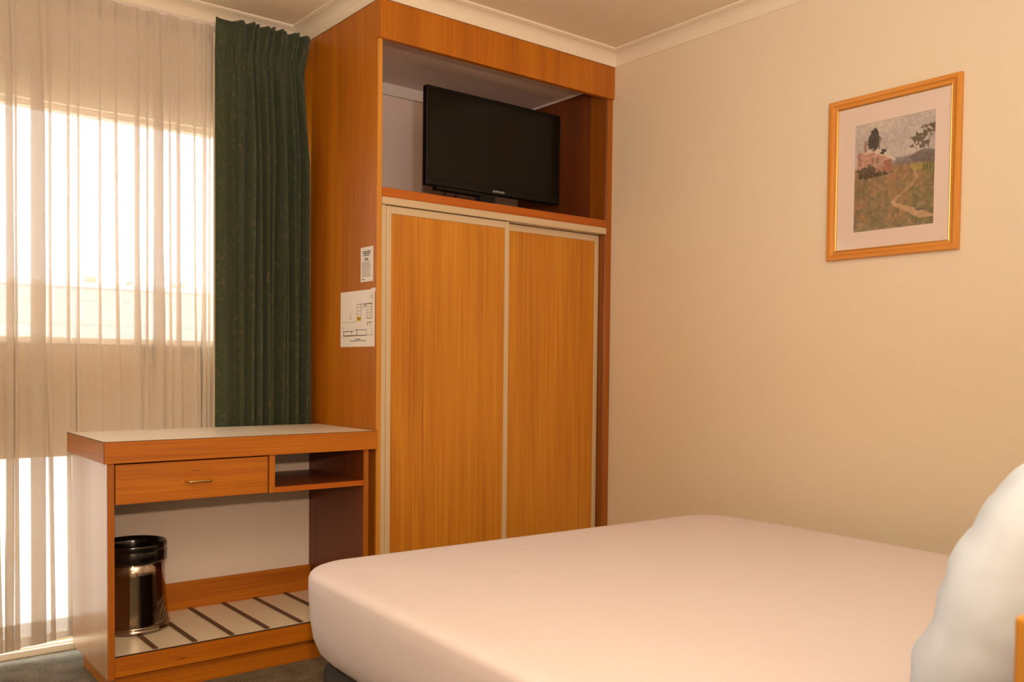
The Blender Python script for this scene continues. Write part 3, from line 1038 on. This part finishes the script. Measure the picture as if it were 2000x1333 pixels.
# gum tree leaves
for (cu_, cv_, ru, rv, k) in ((.80, .225, .07, .035, 1), (.93, .185, .09, .03, 2), (.87, .135, .04, .012, 3), (.85, .29, .09, .028, 4), (.72, .285, .03, .012, 5), (.97, .14, .05, .02, 6), (.78, .185, .03, .012, 7)):
    paint(soft(((uu - cu_) / ru) ** 2 + ((vv - cv_) / rv) ** 2 - 1 + (n_hi - .5) * 2.6, .4) * .85, c3(96, 78, 62))
paint(soft(np.abs(uu - (.945 + .03 * np.sin(vv * 16))) - .004, .006) * ((vv > .2) & (vv < .42)), c3(110, 88, 72))
# house: walls, roof, chimney
paint(((uu > .04) & (uu < .47) & (vv > .27 + .10 * np.clip((uu - .30) / .2, 0, 1)) & (vv < .475)) * (.75 + .25 * n_md), c3(184, 124, 104))
paint(((uu > .38) & (uu < .47) & (vv > .37) & (vv < .47)) * .9, c3(160, 92, 76))
roof = ((uu > .10) & (uu < .53) & (vv > .245 + np.clip((uu - .28) / .25, 0, 1) * .13 + np.clip((.2 - uu) / .1, 0, 1) * .05) & (vv < .285 + np.clip((uu - .25) / .28, 0, 1) * .105))
paint(roof * (.9 - .25 * n_md), c3(206, 186, 172))
paint(((uu > .125) & (uu < .16) & (vv > .165) & (vv < .27)) * 1.0, c3(156, 100, 84))
paint(((uu > .05) & (uu < .075) & (vv > .26) & (vv < .33)) * .8, c3(150, 100, 90))
# cypress behind
paint(soft(((uu - .25) / (.085 * np.clip((vv - .02) / .16, .1, 1) ** .6)) ** 2 + ((vv - .165) / .105) ** 2 - 1 + (n_hi - .5) * .8, .4) * (vv < .262 + .03 * n_hi), c3(74, 62, 56))
paint(soft(((uu - .37) / .035) ** 2 + ((vv - .285) / .025) ** 2 - 1 + (n_hi - .5) * 1.6, .4), c3(62, 52, 46))
# windows, shrubs at the house
for cu_ in (.075, .235, .30):
    paint(soft(np.maximum(np.abs(uu - cu_) - .014, np.abs(vv - .36) - .028), .012) * .6, c3(120, 88, 84))
paint(soft(((uu - .16) / .13) ** 2 + ((vv - .455) / .06) ** 2 - 1 + (n_hi - .5) * 1.2, .4) * .9, c3(88, 72, 52))
paint(soft(((uu - .26) / .20) ** 2 + ((vv - .485) / .024) ** 2 - 1 + (n_hi - .5) * 1.4, .4) * .85, c3(84, 66, 50))
# path winding down
cen = np.interp(vv, [.44, .52, .58, .64, .72, .76, .80, .86, .93, 1.0], [.68, .77, .78, .70, .56, .50, .58, .76, .92, 1.05])
wid = np.interp(vv, [.44, .55, .70, .76, .82, .90, 1.0], [.008, .016, .022, .028, .075, .10, .12])
paint(soft(np.abs(uu - cen) - wid + (n_hi - .5) * .03, .02) * (vv > .46) * (vv < .93) * np.where(vv < .72, .55, .85), c3(198, 150, 108))
paint(soft(((uu - .82) / .06) ** 2 + ((vv - .855) / .012) ** 2 - 1 + (n_hi - .5) * 1.4, .4) * .7, c3(90, 82, 78))
# gate posts
for cu_ in (.865, .90, .935):
    paint(soft(np.maximum(np.abs(uu - cu_) - .005, np.abs(vv - .485) - .035), .008) * .8, c3(70, 66, 50))
grey = img.mean(axis=2, keepdims=True)
img = grey + (img - grey) * 0.80
img = img * 1.06 + 8
n_st = (n_st - .5) * land + .5
img = np.clip(img + (rg.rand(NV, NU, 1) - .5) * 8 + (n_hi[..., None] - .5) * 26 + (n_st[..., None] - .5) * 14, 0, 255)
verts = [(-0.0040, QY1 + .002 - (QY1 - QY0 + .004) * j / (NU - 1), QZ1 + .002 - (QZ1 - QZ0 + .004) * i / (NV - 1)) for i in range(NV) for j in range(NU)]
faces = [(i * NU + j, i * NU + j + 1, (i + 1) * NU + j + 1, (i + 1) * NU + j) for i in range(NV - 1) for j in range(NU - 1)]
me = bpy.data.meshes.new('landscape_print')
me.from_pydata(verts, [], faces)
ca = me.color_attributes.new('paint', 'FLOAT_COLOR', 'POINT')
fl = img.reshape(-1, 3) / 255.0
fl = np.where(fl <= .04045, fl / 12.92, ((fl + .055) / 1.055) ** 2.4)
buf = np.ones((len(verts), 4), np.float32)
buf[:, :3] = fl
ca.data.foreach_set('color', buf.ravel())
link_mesh('landscape_print', me, M['print'], pic)

# ------------------------------------------------------------------ bed
BX0, BX1, BY0, BY1 = -1.845, -0.235, -2.545, -0.725
BDB = ((BX0 + BX1) / 2, (BY0 + BY1) / 2, 0)
bed = thing('bed', 'double bed made up with a plain white sheet', 'bed', BDB)
MZ0, MZ1 = 0.265, 0.522


def rrect(inset, rad, n=10):
    x0, x1, y0, y1 = BX0 + inset, BX1 - inset, BY0 + inset * .4, BY1 - inset
    r_ = max(0.02, rad - inset)
    pts = []
    for (cx, cy, a0, rr_) in ((x1 - r_, y1 - r_, 0, r_), (x0 + r_, y1 - r_, 90, r_), (x0 + .08, y0 + .08, 180, .08), (x1 - .08, y0 + .08, 270, .08)):
        for i in range(n + 1):
            a = math.radians(a0 + 90 * i / n)
            pts.append((cx + rr_ * math.cos(a), cy + rr_ * math.sin(a)))
    # subdivide the straight runs evenly
    out_ = []
    m_ = len(pts)
    for i in range(m_):
        p_, q_ = pts[i], pts[(i + 1) % m_]
        k = 14 if (i + 1) % (n + 1) == 0 else 1
        for j in range(k):
            out_.append((p_[0] + (q_[0] - p_[0]) * j / k, p_[1] + (q_[1] - p_[1]) * j / k))
    return out_


TH = math.radians(-2.6)


def turn(x, y):
    """the mattress lies a little askew to the wall"""
    dx, dy = x + 1.05, y + 0.73
    return -1.05 + dx * math.cos(TH) - dy * math.sin(TH), -0.73 + dx * math.sin(TH) + dy * math.cos(TH)


prof = [(0.16, MZ0), (0.10, MZ0 + .002), (0.055, MZ0 + .016), (0.028, MZ0 + .045), (0.012, MZ0 + .085), (0.003, MZ0 + .14), (0.0, MZ0 + .20), (0.000, MZ0 + .233), (0.003, MZ0 + .243), (0.010, MZ0 + .250), (0.022, MZ0 + .2545), (0.050, MZ1 - .001), (0.11, MZ1), (0.20, MZ1 + .003), (0.32, MZ1 + .004), (0.46, MZ1 + .004), (0.60, MZ1 + .004), (0.72, MZ1 + .004)]
bm = bmesh.new()
rings = []
for k, (ins, z) in enumerate(prof):
    ring = []
    for (x, y) in rrect(ins, 0.15):
        zz = z
        x, y = turn(x, y)
        if k > 10:
            zz += 0.0022 * noise.noise(Vector((x * 2.1, y * 1.7, 0)))
        ring.append(bm.verts.new((x, y, zz)))
    rings.append(ring)
for a, c in zip(rings[:-1], rings[1:]):
    for i in range(len(a)):
        bm.faces.new((a[i], a[(i + 1) % len(a)], c[(i + 1) % len(a)], c[i]))
bm.faces.new(rings[0][::-1])
bm.faces.new(rings[-1])
bm_obj('mattress', bm, M['sheet'], bed, smooth=True)
bb = box('bed_base', BX0 + .055, BX1 - .055, BY0 + .01, BY1 - .075, 0.075, MZ0 + .006, M['base_fabric'], None, bevel=0.02, seg=3)
for v in bb.data.vertices:
    v.co.x, v.co.y = turn(v.co.x, v.co.y)
bb.data.transform(Matrix.Translation(-Vector(BDB)))
bb.parent = bed
for (x, y) in ((BX0 + .13, BY1 - .15), (BX1 - .13, BY1 - .15), (BX0 + .13, BY0 + .1), (BX1 - .13, BY0 + .1)):
    x, y = turn(x, y)
    lathe('foot', [(0.0, 0.0), (0.022, 0.0), (0.026, 0.01), (0.026, 0.075), (0.0, 0.075)], (x, y, 0), M['black'], bed, n=20)
hbx = box('headboard', -2.1674, -0.05, -2.640, -2.600, 0.12, 0.8660, M['wood_yel'], bed, bevel=0.003, seg=2)

# ------------------------------------------------------------------ pillow


def pillow(name, centre, rot, sx, sy, sz, seed, label):
    n = 48
    bm = bmesh.new()
    Rm = Matrix.Rotation(rot[2], 4, 'Z') @ Matrix.Rotation(rot[1], 4, 'Y') @ Matrix.Rotation(rot[0], 4, 'X')
    grid = {}
    for side in (1, -1):
        for i in range(n + 1):
            for j in range(n + 1):
                u, v = -1 + 2 * i / n, -1 + 2 * j / n
                if side == -1 and (i in (0, n) or j in (0, n)):
                    grid[(side, i, j)] = grid[(1, i, j)]
                    continue
                th = (max(0, 1 - abs(u) ** 3.2) ** .55) * (max(0, 1 - abs(v) ** 3.2) ** .55)
                pu = u * (1 - 0.07 * v * v)
                pv = v * (1 - 0.06 * u * u)
                q = Vector((pu * 2.0, pv * 2.0, seed + side))
                cr = 0.06 * (noise.noise(q * 1.3)) + 0.09 * noise.noise(Vector((q.x * 1.6 + q.y * 2.2, q.y * 0.7 - q.x * 1.1, seed))) + 0.05 * abs(noise.noise(q * 2.6)) + 0.015 * noise.noise(q * 6)
                h = sz * side * th * (1 + cr * 1.6)
                co = Vector((pu * sx, pv * sy, h))
                grid[(side, i, j)] = bm.verts.new(Vector(centre) + (Rm @ co))
    for side in (1, -1):
        for i in range(n):
            for j in range(n):
                f = [grid[(side, i, j)], grid[(side, i + 1, j)], grid[(side, i + 1, j + 1)], grid[(side, i, j + 1)]]
                bm.faces.new(f if side == 1 else f[::-1])
    o = bm_obj(name, bm, M['pillow'], None, smooth=True)
    return tag(o, label, 'pillow')


pillow('pillow', (-1.45, -2.44, 0.748), (math.radians(112), 0, math.radians(-8)), 0.36, 0.22, 0.10, 2.0, 'plump white pillow leaning against the headboard of the bed')
